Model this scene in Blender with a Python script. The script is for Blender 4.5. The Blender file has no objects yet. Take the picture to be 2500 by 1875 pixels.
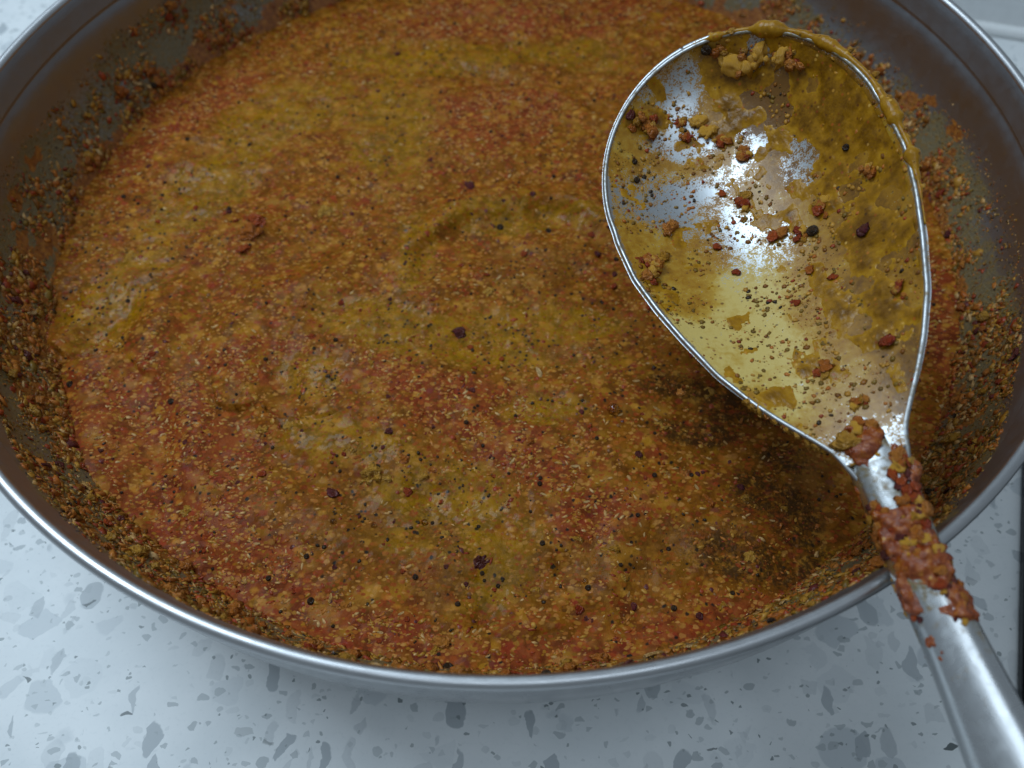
import bpy, math
import numpy as np
from mathutils import Matrix, Vector

rng = np.random.default_rng(7)
scene = bpy.context.scene
C = bpy.context.collection

# ------------------------------------------------------------------ camera, world, lamps
ZR = 0.068                                   # height of the pan's rim over the worktop
CAM = np.array([.00225, -.18006, .14433 + ZR])
PITCH = .9998
F_PX, W_PX, H_PX = 1950.0, 2500.0, 1875.0

cam_d = bpy.data.cameras.new('camera')
cam_d.sensor_width = 36.0
cam_d.lens = F_PX / W_PX * 36.0
cam_d.clip_start, cam_d.clip_end = .01, 20
cam_d.dof.use_dof = True
cam_d.dof.focus_distance = .186
cam_d.dof.aperture_fstop = 13.0
cam = bpy.data.objects.new('camera', cam_d)
C.objects.link(cam)
cam.location = CAM
cam.rotation_euler = (math.pi / 2 - PITCH, 0, 0)
scene.camera = cam

world = bpy.data.worlds.new('World')
scene.world = world
world.use_nodes = True
bg = world.node_tree.nodes['Background']
bg.inputs[0].default_value = (.72, .87, 1.0, 1)
bg.inputs[1].default_value = .26

def lamp(name, loc, target, size, power, color):
    d = bpy.data.lights.new(name, 'AREA')
    d.shape = 'RECTANGLE'
    d.size, d.size_y = size
    d.energy = power
    d.color = color
    o = bpy.data.objects.new(name, d)
    C.objects.link(o)
    o.location = loc
    o.rotation_euler = (Vector(target) - Vector(loc)).to_track_quat('-Z', 'Y').to_euler()
    return o

lamp('under_cabinet_lamp', (-.36, .20, .72), (0, 0, .05), (.46, .26), 4.0, (.69, .86, 1.0))
lamp('fill_lamp', (.10, -.35, 1.5), (0, 0, .05), (.8, .6), 3.4, (.72, .87, 1.0))  # fill lamp added overhead for steel reflections and a brighter front worktop
scene.cycles.max_bounces = 6
scene.cycles.diffuse_bounces = 3
scene.cycles.glossy_bounces = 4

scene.view_settings.view_transform = 'Standard'
scene.view_settings.look = 'None'
scene.view_settings.exposure = .04
scene.view_settings.gamma = 1
scene.view_settings.use_curve_mapping = False

# ------------------------------------------------------------------ helpers
def rays(pts):
    pts = np.atleast_2d(np.array(pts, float))
    x = (pts[:, 0] - W_PX / 2) / F_PX
    y = -(pts[:, 1] - H_PX / 2) / F_PX
    fw = np.array([0, math.cos(PITCH), -math.sin(PITCH)])
    up = np.array([0, math.sin(PITCH), math.cos(PITCH)])
    return x[:, None] * np.array([1., 0, 0]) + y[:, None] * up + fw

def on_level(px, py, z):
    """where the surveyed photo point (2212 wide) lies on the level z"""
    d = rays([(px * 1.1302, py * 1.1302)])[0]
    return CAM + d * ((z - CAM[2]) / d[2])

_lat = np.random.default_rng(3).random((64, 64, 64)).astype(np.float32)
def noise3(p):
    p = np.asarray(p, np.float64)
    i = np.floor(p).astype(int)
    t = p - i
    t = t * t * t * (t * (t * 6 - 15) + 10)
    out = 0
    for dx in (0, 1):
        for dy in (0, 1):
            for dz in (0, 1):
                w = (t[..., 0] if dx else 1 - t[..., 0]) * (t[..., 1] if dy else 1 - t[..., 1]) * (t[..., 2] if dz else 1 - t[..., 2])
                out = out + w * _lat[(i[..., 0] + dx) % 64, (i[..., 1] + dy) % 64, (i[..., 2] + dz) % 64]
    return out
def fbm(p, octaves=4):
    s, a, n = 0, 1, 0
    p = np.asarray(p, float)
    for k in range(octaves):
        s = s + a * noise3(p * 2 ** k + 17.3 * k)
        n += a
        a *= .5
    return s / n
def sstep(a, b, x):
    t = np.clip((x - a) / (b - a), 0, 1)
    return t * t * (3 - 2 * t)

def mesh_data(name, verts, faces, smooth=True, attrs=None, cols=None):
    me = bpy.data.meshes.new(name)
    verts = np.asarray(verts, np.float32)
    if isinstance(faces, np.ndarray):
        n, k = faces.shape
        me.vertices.add(len(verts)); me.loops.add(n * k); me.polygons.add(n)
        me.vertices.foreach_set('co', verts.ravel())
        me.loops.foreach_set('vertex_index', faces.astype(np.int32).ravel())
        me.polygons.foreach_set('loop_start', np.arange(0, n * k, k, dtype=np.int32))
        me.polygons.foreach_set('loop_total', np.full(n, k, np.int32))
        me.update(calc_edges=True)
    else:
        me.from_pydata(verts.tolist(), [], faces)
        me.update()
    me.polygons.foreach_set('use_smooth', np.full(len(me.polygons), smooth))
    for k, v in (attrs or {}).items():
        a = me.attributes.new(k, 'FLOAT', 'POINT')
        a.data.foreach_set('value', np.asarray(v, np.float32))
    if cols is not None:
        a = me.attributes.new('col', 'FLOAT_COLOR', 'POINT')
        c4 = np.ones((len(verts), 4), np.float32); c4[:, :3] = cols
        a.data.foreach_set('color', c4.ravel())
    return me

def link(name, me, mat, parent=None, loc=(0, 0, 0)):
    o = bpy.data.objects.new(name, me)
    if mat is not None and len(me.materials) == 0:
        me.materials.append(mat)
    o.location = loc
    o.parent = parent
    C.objects.link(o)
    return o

def build(name, verts, faces, mat, parent=None, **kw):
    """world-space vertices -> an object under its thing's Empty"""
    verts = np.asarray(verts, float)
    if parent is not None:
        verts = verts - base_of[parent.name]
    return link(name, mesh_data(name, verts, faces, **kw), mat, parent)

base_of = {}
def thing(name, loc, label, cat):
    o = bpy.data.objects.new(name, None)
    C.objects.link(o)
    o.location = loc
    o.empty_display_size = .02
    o['label'] = label; o['category'] = cat
    base_of[o.name] = np.array(loc, float)
    return o

def grid_faces(n, m, close_m=False):
    i, j = np.meshgrid(np.arange(n - 1), np.arange(m if close_m else m - 1), indexing='ij')
    j2 = (j + 1) % m
    return np.stack([i * m + j, i * m + j2, (i + 1) * m + j2, (i + 1) * m + j], -1).reshape(-1, 4)

def lathe(prof, seg):
    prof = np.asarray(prof, float)
    th = np.arange(seg) / seg * 2 * math.pi
    r, z = prof[:, 0], prof[:, 1]
    v = np.stack([r[:, None] * np.cos(th), r[:, None] * np.sin(th), np.repeat(z[:, None], seg, 1)], -1)
    return v.reshape(-1, 3), grid_faces(len(prof), seg, True)

def tube(path, rad, seg=12, up=(0, 0, 1)):
    path = np.asarray(path, float); n = len(path)
    rad = np.broadcast_to(np.asarray(rad, float), (n,))
    t = np.gradient(path, axis=0); t /= np.linalg.norm(t, axis=1)[:, None]
    a = np.cross(t, np.asarray(up, float)); a /= np.linalg.norm(a, axis=1)[:, None]
    b = np.cross(a, t)
    th = np.arange(seg) / seg * 2 * math.pi
    v = path[:, None] + rad[:, None, None] * (np.cos(th)[None, :, None] * a[:, None] + np.sin(th)[None, :, None] * b[:, None])
    f = [tuple(q) for q in grid_faces(n, seg, True)]
    f += [tuple(range(seg))[::-1], tuple((n - 1) * seg + k for k in range(seg))]
    return v.reshape(-1, 3), f

# ---- node helper
class NT:
    def __init__(self, name):
        self.mat = bpy.data.materials.new(name)
        self.mat.use_nodes = True
        self.t = self.mat.node_tree
        self.bsdf = self.t.nodes['Principled BSDF']
        self.out = self.t.nodes['Material Output']
    def n(self, typ, ins=None, **props):
        nd = self.t.nodes.new(typ)
        for k, v in props.items():
            setattr(nd, k, v)
        for k, v in (ins or {}).items():
            self.set(nd.inputs[k], v)
        return nd
    def set(self, sock, v):
        if isinstance(v, bpy.types.NodeSocket):
            self.t.links.new(v, sock)
        elif isinstance(v, (tuple, list)) and len(v) == 3 and sock.type == 'RGBA':
            sock.default_value = (*v, 1)
        else:
            sock.default_value = v
    def math(self, op, a, b=0., c=0., clamp=False):
        nd = self.n('ShaderNodeMath', operation=op, use_clamp=clamp)
        self.set(nd.inputs[0], a); self.set(nd.inputs[1], b); self.set(nd.inputs[2], c)
        return nd.outputs[0]
    def mix(self, f, a, b, blend='MIX'):
        nd = self.n('ShaderNodeMix', data_type='RGBA', blend_type=blend)
        self.set(nd.inputs[0], f); self.set(nd.inputs[6], a); self.set(nd.inputs[7], b)
        return nd.outputs[2]
    def ramp(self, f, stops, interp='LINEAR'):
        nd = self.n('ShaderNodeValToRGB', {0: f})
        r = nd.color_ramp; r.interpolation = interp
        while len(r.elements) < len(stops):
            r.elements.new(.5)
        for e, (p, c) in zip(r.elements, stops):
            e.position = p
            e.color = (*c, 1) if isinstance(c, (tuple, list)) else (c, c, c, 1)
        return nd.outputs[0]
    def step(self, x, a, b):
        nd = self.n('ShaderNodeMapRange', {0: x, 1: a, 2: b, 3: 0., 4: 1.}, interpolation_type='SMOOTHSTEP')
        return nd.outputs[0]
    def noise(self, co, scale, detail=4., rough=.55, dist=0.):
        nd = self.n('ShaderNodeTexNoise', {'Vector': co, 'Scale': scale, 'Detail': detail, 'Roughness': rough, 'Distortion': dist})
        return nd.outputs[0], nd.outputs[1]
    def voro(self, co, scale, feature='F1', dims='3D', rand=1.):
        nd = self.n('ShaderNodeTexVoronoi', {}, feature=feature, voronoi_dimensions=dims)
        self.set(nd.inputs['Vector'], co); nd.inputs['Scale'].default_value = scale
        nd.inputs['Randomness'].default_value = rand
        return nd.outputs
    def attr(self, name):
        return self.n('ShaderNodeAttribute', attribute_name=name)
    def obj_co(self):
        return self.n('ShaderNodeTexCoord').outputs['Object']
    def warp(self, co, scale, amount):
        c = self.noise(co, scale, 2.)[1]
        v = self.n('ShaderNodeVectorMath', operation='SUBTRACT'); self.set(v.inputs[0], c); v.inputs[1].default_value = (.5, .5, .5)
        m = self.n('ShaderNodeVectorMath', operation='SCALE'); self.set(m.inputs[0], v.outputs[0]); m.inputs['Scale'].default_value = amount
        a = self.n('ShaderNodeVectorMath', operation='ADD'); self.set(a.inputs[0], co); self.set(a.inputs[1], m.outputs[0])
        return a.outputs[0]
    def scaled(self, co, s):
        m = self.n('ShaderNodeMapping', {'Vector': co}); m.inputs['Scale'].default_value = s
        return m.outputs[0]
    def bump(self, h, strength, dist, normal=None):
        nd = self.n('ShaderNodeBump', {'Height': h, 'Strength': strength, 'Distance': dist})
        if normal is not None: self.set(nd.inputs['Normal'], normal)
        return nd.outputs[0]
    def p(self, **kw):
        for k, v in kw.items():
            self.set(self.bsdf.inputs[k.replace('_', ' ')], v)

# ------------------------------------------------------------------ materials
def mat_quartz():
    m = NT('quartz'); co = m.obj_co()
    w = m.warp(m.warp(co, 120., .003), 420., .0012)
    cloud = m.noise(co, 45., 4.)[0]
    col = m.mix(m.step(cloud, .3, .7), (.72, .74, .745), (.80, .81, .81))
    fine = m.noise(co, 900., 3.)[0]
    col = m.mix(m.math('MULTIPLY', m.step(fine, .54, .70), .16), col, (.55, .58, .59))
    def chips(scale, stretch, pick, edge, c0, c1, opac, col, off):
        mp = m.n('ShaderNodeMapping', {'Vector': w}); mp.inputs['Scale'].default_value = stretch
        mp.inputs['Location'].default_value = off; mp.inputs['Rotation'].default_value = (0, 0, off[0] * 3)
        cell = m.voro(mp.outputs[0], scale)
        rnd = m.math('SUBTRACT', 1., m.step(cell['Distance'], .47, .54))
        ed = m.voro(mp.outputs[0], scale, 'DISTANCE_TO_EDGE')
        sep = m.n('ShaderNodeSeparateColor', {0: cell['Color']})
        sel = m.math('GREATER_THAN', sep.outputs[0], pick)
        e = m.math('ADD', edge, m.math('MULTIPLY', sep.outputs[1], .13))
        msk = m.n('ShaderNodeMapRange', {0: m.math('SUBTRACT', ed['Distance'], e), 1: 0., 2: .016, 3: 0., 4: 1.}).outputs[0]
        msk = m.math('MULTIPLY', msk, rnd)
        f = m.math('MULTIPLY', sel, m.math('MULTIPLY', msk, m.math('MULTIPLY', opac, m.math('ADD', .25, m.math('MULTIPLY', sep.outputs[2], .75)))))
        cc = m.mix(m.math('ADD', .2, m.math('MULTIPLY', fine, .7)), c0, c1)
        cc = m.mix(sep.outputs[2], cc, c1)
        return m.mix(f, col, cc)
    col = chips(85., (1, 1.2, 1), .58, .045, (.66, .68, .69), (.54, .57, .59), .8, col, (.31, .1, 0))
    col = chips(150., (1.25, .75, 1), .66, .06, (.60, .62, .63), (.40, .43, .45), .9, col, (.77, .4, 0))
    col = chips(330., (1, 1.4, 1), .76, .08, (.58, .61, .62), (.40, .43, .44), .8, col, (.13, .7, 0))
    col = chips(220., (.8, 1.6, 1), .975, .10, (.14, .16, .17), (.07, .09, .09), 1., col, (.53, .2, 0))
    col = chips(700., (1, 1.2, 1), .91, .10, (.42, .45, .46), (.2, .23, .23), .9, col, (.91, .3, 0))
    m.p(Base_Color=col, Roughness=.34, IOR=1.5, Specular_IOR_Level=.35)
    return m.mat

def mat_steel(name, col=(.56, .55, .54), rough=.22, film=False):
    m = NT(name); co = m.obj_co()
    br = m.noise(m.scaled(co, (60, 60, 2600)), 1., 3.)[0]
    sm = m.noise(co, 60., 4.)[0]
    r = m.math('ADD', rough, m.math('ADD', m.math('MULTIPLY', m.math('SUBTRACT', sm, .5), .22), m.math('MULTIPLY', m.math('SUBTRACT', m.noise(m.warp(co, 90., .01), 330., 5.)[0], .5), .22)))
    m.p(Base_Color=m.mix(sm, col, tuple(c * .86 for c in col)), Metallic=1., Roughness=r,
        Normal=m.bump(br, .05, .0004))
    if film:
        a = m.attr('film').outputs['Fac']
        n1 = m.noise(co, 700., 4.)[0]
        n2 = m.noise(co, 160., 3.)[0]
        q = m.math('ADD', a, m.math('ADD', m.math('MULTIPLY', m.math('SUBTRACT', n1, .5), 1.5), m.math('MULTIPLY', m.math('SUBTRACT', n2, .5), .9)))
        msk = m.step(q, .20, .85)
        spot = m.step(n1, .5, .7)
        fc = m.mix(spot, (.165, .128, .062), (.21, .12, .025))
        fc = m.mix(m.math('MULTIPLY', m.step(m.noise(co, 1500., 2.)[0], .55, .7), .6), fc, (.05, .035, .012))
        sa = m.attr('smear').outputs['Fac']
        sq = m.step(m.math('ADD', sa, m.math('ADD', m.math('MULTIPLY', m.math('SUBTRACT', n1, .5), 1.2), m.math('MULTIPLY', m.math('SUBTRACT', n2, .5), .8))), .35, .6)
        fc = m.mix(sq, fc, m.ramp(n1, [(.25, (.13, .035, .004)), (.5, (.28, .085, .010)), (.72, (.42, .17, .02))]))
        msk = m.math('MAXIMUM', msk, sq)
        b2 = m.n('ShaderNodeBsdfPrincipled', {'Base Color': fc, 'Roughness': .30, 'Specular IOR Level': .45,
                                              'Normal': m.bump(m.math('ADD', n1, m.noise(co, 1500., 2.)[0]), .5, .0006)})
        mx = m.n('ShaderNodeMixShader', {0: m.math('MULTIPLY', msk, .93), 1: m.bsdf.outputs[0], 2: b2.outputs[0]})
        m.t.links.new(mx.outputs[0], m.out.inputs[0])
    return m.mat

def mat_paste():
    m = NT('curry_paste'); co = m.obj_co()
    w = m.warp(co, 130., .004)
    yel, red, gry = (m.attr(k).outputs['Fac'] for k in ('yellow', 'red', 'grey'))
    big = m.noise(w, 60., 4.)[0]
    mid = m.noise(w, 260., 5., .65)[0]
    fin = m.noise(w, 1100., 4., .7)[0]
    col = m.mix(m.step(mid, .32, .68), (.125, .036, .002), (.275, .090, .005))
    redc = m.mix(m.step(mid, .32, .68), (.125, .020, .004), (.29, .060, .014))
    yelc = m.mix(m.step(mid, .32, .68), (.16, .071, .0006), (.33, .152, .001))
    gryc = m.mix(m.step(mid, .32, .68), (.13, .053, .008), (.25, .108, .022))
    j = m.math('MULTIPLY', m.math('SUBTRACT', big, .5), 1.0)
    j2 = m.math('MULTIPLY', m.math('SUBTRACT', mid, .5), .9)
    jj = m.math('ADD', j, j2)
    col = m.mix(m.math('MULTIPLY', m.step(m.math('ADD', red, jj), .25, .75), .88), col, redc)
    col = m.mix(m.math('MULTIPLY', m.step(m.math('SUBTRACT', yel, jj), .28, .75), .92), col, yelc)
    col = m.mix(m.math('MULTIPLY', m.step(m.math('ADD', gry, j2), .4, .9), .4), col, gryc)
    # ground spice: grains of many colours, sizes 0.7 - 3 mm
    w2 = m.warp(co, 900., .0009)
    clear = m.math('SUBTRACT', 1., m.math('MULTIPLY', m.math('MAXIMUM', yel, gry), .40))
    def grains(scale, stretch, rot, stops, thr, soft, lo, amount, col, off):
        mp = m.n('ShaderNodeMapping', {'Vector': w2}); mp.inputs['Scale'].default_value = stretch
        mp.inputs['Rotation'].default_value = (0, 0, rot); mp.inputs['Location'].default_value = off
        v = m.voro(mp.outputs[0], scale)
        s = m.n('ShaderNodeSeparateColor', {0: v['Color']})
        msk = m.math('MULTIPLY', m.math('GREATER_THAN', s.outputs[1], lo), m.math('SUBTRACT', 1., m.step(v['Distance'], thr - soft, thr)))
        return m.mix(m.math('MULTIPLY', msk, m.math('MULTIPLY', amount, clear)), col, m.ramp(s.outputs[0], stops))
    pal = [(0., (.19, .022, .006)), (.2, (.33, .050, .010)), (.4, (.35, .10, .010)), (.6, (.52, .235, .055)), (.8, (.34, .145, .008)), (1., (.10, .032, .004))]
    soft = [(0., (.10, .014, .010)), (.2, (.30, .035, .010)), (.38, (.13, .045, .003)), (.55, (.44, .20, .008)), (.75, (.52, .23, .03)), (.9, (.34, .15, .02)), (1., (.10, .016, .018))]
    col = grains(120., (1, 1.25, .5), .2, soft, .66, .56, .40, .50, col, (.25, .6, .1))
    col = grains(210., (1, 1.25, .5), -.5, soft, .62, .50, .42, .62, col, (.85, .5, .4))
    col = grains(760., (1, 1.5, .6), .4, pal, .52, .18, .25, .80, col, (.1, .2, .3))
    col = grains(460., (1, 1.4, .6), -.7, pal, .48, .18, .48, .66, col, (.4, .1, .6))
    col = grains(270., (1, 1.3, .5), .9, [(0., (.14, .015, .012)), (.3, (.34, .035, .014)), (.5, (.55, .20, .02)), (.75, (.56, .26, .03)), (1., (.15, .02, .03))], .42, .24, .62, .58, col, (.7, .3, .2))
    # dark specks, more of them where the oil floats
    v = m.voro(w2, 560.)
    s = m.n('ShaderNodeSeparateColor', {0: v['Color']})
    lim = m.math('ADD', .91, m.math('MULTIPLY', m.math('MAXIMUM', yel, m.math('MULTIPLY', gry, .9)), -.12))
    lim = m.math('SUBTRACT', lim, m.math('MULTIPLY', m.math('SUBTRACT', big, .5), .5))
    dk = m.math('MULTIPLY', m.math('GREATER_THAN', s.outputs[2], lim), m.math('SUBTRACT', 1., m.step(v['Distance'], .16, .36)))
    col = m.mix(m.math('MULTIPLY', dk, .95), col, (.014, .012, .008))
    ch = m.attr('char_shade').outputs['Fac']  # burnt, oily streaks together with the spoon's shade, painted into the colour
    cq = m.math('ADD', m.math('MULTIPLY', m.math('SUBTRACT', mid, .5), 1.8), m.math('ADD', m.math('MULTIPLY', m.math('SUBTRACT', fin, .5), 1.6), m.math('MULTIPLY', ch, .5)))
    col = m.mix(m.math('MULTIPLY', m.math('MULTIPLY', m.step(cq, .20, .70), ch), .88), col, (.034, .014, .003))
    h = m.math('ADD', m.math('MULTIPLY', mid, .6), m.math('ADD', m.math('MULTIPLY', fin, .5), m.math('MULTIPLY', m.voro(w2, 900.)['Distance'], -.3)))
    rough = m.math('SUBTRACT', .50, m.math('MULTIPLY', m.math('MAXIMUM', yel, gry), .26))
    oil = m.math('MAXIMUM', yel, gry)
    m.p(Base_Color=col, Roughness=rough, Coat_Weight=m.math('ADD', .04, m.math('MULTIPLY', yel, .14)), Coat_Roughness=.13, Coat_IOR=1.4, Specular_IOR_Level=.06, Normal=m.bump(h, .55, .0008))
    return m.mat

def mat_crumb(name, vcol=False, c0=None, c1=None, rough=.45):
    m = NT(name); co = m.obj_co()
    n1 = m.noise(co, 1400. if vcol else 1.6, 3.)[0]
    if vcol:
        base = m.attr('col').outputs['Color']
    else:
        base = m.mix(m.n('ShaderNodeObjectInfo').outputs['Random'], c0, c1)
    col = m.mix(m.step(n1, .3, .75), m.mix(.35, base, (.12, .05, .008)), base)
    m.p(Base_Color=col, Roughness=m.math('SUBTRACT', rough, .14), Specular_IOR_Level=.24, Normal=m.bump(n1, .5, .0003 if vcol else .3))
    return m.mat

def mat_bowl():
    m = NT('spoon_bowl_steel'); co = m.obj_co()
    sm = m.noise(co, 90., 4.)[0]
    scr = m.noise(m.scaled(co, (900, 120, 900)), 1., 3.)[0]
    m.p(Base_Color=(.48, .50, .52), Metallic=1., Roughness=m.math('ADD', .33, m.math('MULTIPLY', sm, .14)),
        Normal=m.bump(scr, .06, .0003))
    a = m.attr('film').outputs['Fac']; th = m.attr('thick').outputs['Fac']
    w = m.warp(co, 350., .0012)
    n0 = m.noise(w, 140., 4.)[0]
    n1 = m.noise(w, 520., 5., .65)[0]
    n2 = m.noise(w, 2600., 3., .7)[0]
    def c(x, k): return m.math('MULTIPLY', m.math('SUBTRACT', x, .5), k)
    q = m.math('ADD', a, m.math('ADD', c(n0, .55), m.math('ADD', c(n1, 1.5), c(n2, 1.9))))
    msk = m.step(q, .38, .62)
    tq = m.math('ADD', th, m.math('ADD', c(n0, .8), c(n1, .9)))
    fc = m.ramp(tq, [(.0, (.58, .42, .12)), (.3, (.46, .27, .030)), (.62, (.34, .155, .005)), (1., (.15, .060, .003))])
    v = m.voro(w, 900.)
    s = m.n('ShaderNodeSeparateColor', {0: v['Color']})
    dk = m.math('MULTIPLY', m.math('GREATER_THAN', s.outputs[0], .80), m.math('SUBTRACT', 1., m.step(v['Distance'], .15, .42)))
    fc = m.mix(m.math('MULTIPLY', dk, .75), fc, m.ramp(s.outputs[1], [(0., (.02, .015, .008)), (.3, (.12, .04, .008)), (.65, (.30, .10, .015)), (1., (.33, .20, .02))]))
    b2 = m.n('ShaderNodeBsdfPrincipled', {'Base Color': fc, 'Roughness': .27, 'Specular IOR Level': .20,
                                          'Normal': m.bump(m.math('ADD', n1, m.math('MULTIPLY', n2, .3)), .30, .0007)})
    mx = m.n('ShaderNodeMixShader', {0: m.math('MULTIPLY', msk, .95), 1: m.bsdf.outputs[0], 2: b2.outputs[0]})
    m.t.links.new(mx.outputs[0], m.out.inputs[0])
    return m.mat

def mat_simple(name, col, rough, metallic=0., **kw):
    m = NT(name); co = m.obj_co()
    n1 = m.noise(co, 220., 4.)[0]
    m.p(Base_Color=m.mix(n1, tuple(c * .88 for c in col), tuple(min(1, c * 1.08) for c in col)), Roughness=m.math('ADD', rough - .04, m.math('MULTIPLY', n1, .08)), Metallic=metallic, **kw)
    return m.mat

def mat_sauce():
    m = NT('thick_sauce'); co = m.obj_co()
    n1 = m.noise(co, 420., 5., .65)[0]
    n2 = m.noise(co, 1500., 3.)[0]
    col = m.ramp(n1, [(.25, (.34, .14, .008)), (.5, (.56, .27, .020)), (.75, (.70, .38, .06))])
    m.p(Base_Color=col, Roughness=.32, Specular_IOR_Level=.45, Subsurface_Weight=.0,
        Normal=m.bump(m.math('ADD', n1, m.math('MULTIPLY', n2, .4)), .5, .0008))
    return m.mat

def mat_smear(name, stops, scale=420., bump=.25, thin=False, rough=.27, spec=.22):
    m = NT(name); co = m.obj_co()
    n1 = m.noise(co, scale, 5., .65)[0]; n2 = m.noise(co, 1700., 3.)[0]
    src = m.math('ADD', m.math('MULTIPLY', n1, .8), m.math('MULTIPLY', n2, .2))
    if thin: src = m.math('ADD', m.math('MULTIPLY', src, .7), m.math('MULTIPLY', m.math('SUBTRACT', 1., m.attr('thick').outputs['Fac']), .26))
    col = m.ramp(src, stops)
    v = m.voro(co, 900.); sp = m.n('ShaderNodeSeparateColor', {0: v['Color']})
    dk = m.math('MULTIPLY', m.math('GREATER_THAN', sp.outputs[0], .72), m.math('SUBTRACT', 1., m.step(v['Distance'], .15, .45)))
    col = m.mix(m.math('MULTIPLY', dk, .7), col, m.ramp(sp.outputs[1], [(0., (.02, .012, .006)), (.25, (.10, .02, .006)), (.55, (.40, .08, .012)), (.8, (.50, .22, .02)), (1., (.66, .40, .10))]))
    m.p(Base_Color=col, Roughness=rough, Specular_IOR_Level=spec, Normal=m.bump(m.math('ADD', n1, m.math('MULTIPLY', n2, .5)), bump, .0006))
    return m.mat

M = {
    'smear': mat_smear('sauce_smear', [(.28, (.13, .052, .002)), (.5, (.30, .135, .004)), (.72, (.46, .235, .012))], thin=True),
    'mush': mat_smear('chilli_mush', [(.28, (.09, .013, .003)), (.5, (.24, .045, .005)), (.72, (.46, .15, .015))], 700., .6, rough=.15, spec=.5),
    'quartz': mat_quartz(),
    'steel_in': mat_steel('pan_steel', (.33, .355, .39), .42, film=True),
    'steel_rim': mat_steel('rim_steel', (.50, .50, .51), .38),
    'steel_out': mat_steel('polished_steel', (.32, .32, .33), .24),
    'steel_spoon': mat_steel('spoon_steel', (.68, .69, .70), .26),
    'bowl': mat_bowl(),
    'handle': mat_steel('smeared_handle', (.62, .63, .64), .27, film=True),
    'edge': mat_steel('smeared_edge', (.46, .47, .48), .42, film=True),
    'paste': mat_paste(),
    'vcrumb': mat_crumb('crumb_mix', True),
    'sauce': mat_sauce(),
    'seed': mat_crumb('black_seed', False, (.010, .010, .012), (.022, .018, .014), .35),
    'red': mat_crumb('red_flake', False, (0.258, 0.026, 0.010), (0.396, 0.065, 0.015), .4),
    'purple': mat_crumb('purple_flake', False, (0.073, 0.010, 0.019), (0.129, 0.022, 0.026), .4),
    'yellow': mat_crumb('yellow_grain', False, (0.396, 0.172, 0.014), (0.550, 0.275, 0.043), .42),
    'cream': mat_crumb('cream_sliver', False, (0.516, 0.258, 0.069), (0.671, 0.430, 0.189), .45),
    'orange': mat_crumb('orange_grain', False, (0.413, 0.103, 0.014), (0.516, 0.181, 0.030), .42),
    'white': mat_simple('white_paint', (.80, .81, .81), .35),
    'caulk': mat_simple('white_sealant', (.86, .86, .85), .3),
    'glass': mat_simple('black_glass', (.008, .008, .009), .12),
}

# ------------------------------------------------------------------ setting: worktop, splashback
S = .7
top = build('worktop', [(-S, -S, 0), (S, -S, 0), (S, S, 0), (-S, S, 0), (-S, -S, -.03), (S, -S, -.03), (S, S, -.03), (-S, S, -.03)],
            [(0, 1, 2, 3), (7, 6, 5, 4), (0, 4, 5, 1), (1, 5, 6, 2), (2, 6, 7, 3), (3, 7, 4, 0)], M['quartz'], smooth=False)
top['kind'] = 'structure'; top['label'] = 'white quartz worktop with grey stone chips under the pan'

AN = math.radians(-16)
ux = np.array([math.cos(AN), math.sin(AN), 0]); uy = np.array([-math.sin(AN), math.cos(AN), 0])
def obox(o, a, b, c, bev=0.):
    """box from o spanning a*ux, b*uy, c*z"""
    v = [o + i * a * ux + j * b * uy + np.array([0, 0, k * c]) for k in (0, 1) for j in (0, 1) for i in (0, 1)]
    f = [(0, 2, 3, 1), (4, 5, 7, 6), (0, 1, 5, 4), (2, 6, 7, 3), (0, 4, 6, 2), (1, 3, 7, 5)]
    return v, f
def bevel(o, w, seg=3):
    md = o.modifiers.new('bevel', 'BEVEL'); md.width = w; md.segments = seg; md.limit_method = 'ANGLE'
wall_p = uy * .194
v, f = obox(wall_p - ux * .55 + np.array([0, 0, .0005]), 1.1, .02, .42)
wl = build('wall_splashback', v, f, M['white'], smooth=False); wl['kind'] = 'structure'
wl['label'] = 'plain white splashback behind the pan'; bevel(wl, .001)
path = [wall_p + ux * t - uy * .0012 + np.array([0, 0, .002]) for t in np.linspace(-.54, .54, 40)]
v, f = tube(path, .0026, 10)
cb = build('sealant_bead', v, f, M['caulk'], wl if False else None)
cb['kind'] = 'structure'; cb['label'] = 'white sealant bead between worktop and splashback'

# black cooktop beside the pan
ck0 = np.array([.1497, -.0808, 0]); ce = np.array([math.sin(math.radians(20)), math.cos(math.radians(20)), 0]); cn = np.array([ce[1], -ce[0], 0])
ct = thing('cooktop', tuple(ck0 + cn * .25 + np.array([0, 0, .0003])), 'black glass cooktop edge at the right of the pan', 'cooktop')
def cbox(n0, n1, t0, t1, z0, z1):
    v = [ck0 + n * cn + t * ce + np.array([0, 0, z]) for z in (z0, z1) for t in (t0, t1) for n in (n0, n1)]
    return v, [(0, 2, 3, 1), (4, 5, 7, 6), (0, 1, 5, 4), (2, 6, 7, 3), (0, 4, 6, 2), (1, 3, 7, 5)]
v, f = cbox(.003, .45, -.40, .075, .0003, .0052)
bevel(build('glass_top', v, f, M['glass'], ct, smooth=False), .0015)
v, f = cbox(.0005, .453, -.4025, .0775, .0003, .0030)
bevel(build('trim_frame', v, f, M['glass'], ct, smooth=False), .0008)

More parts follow.
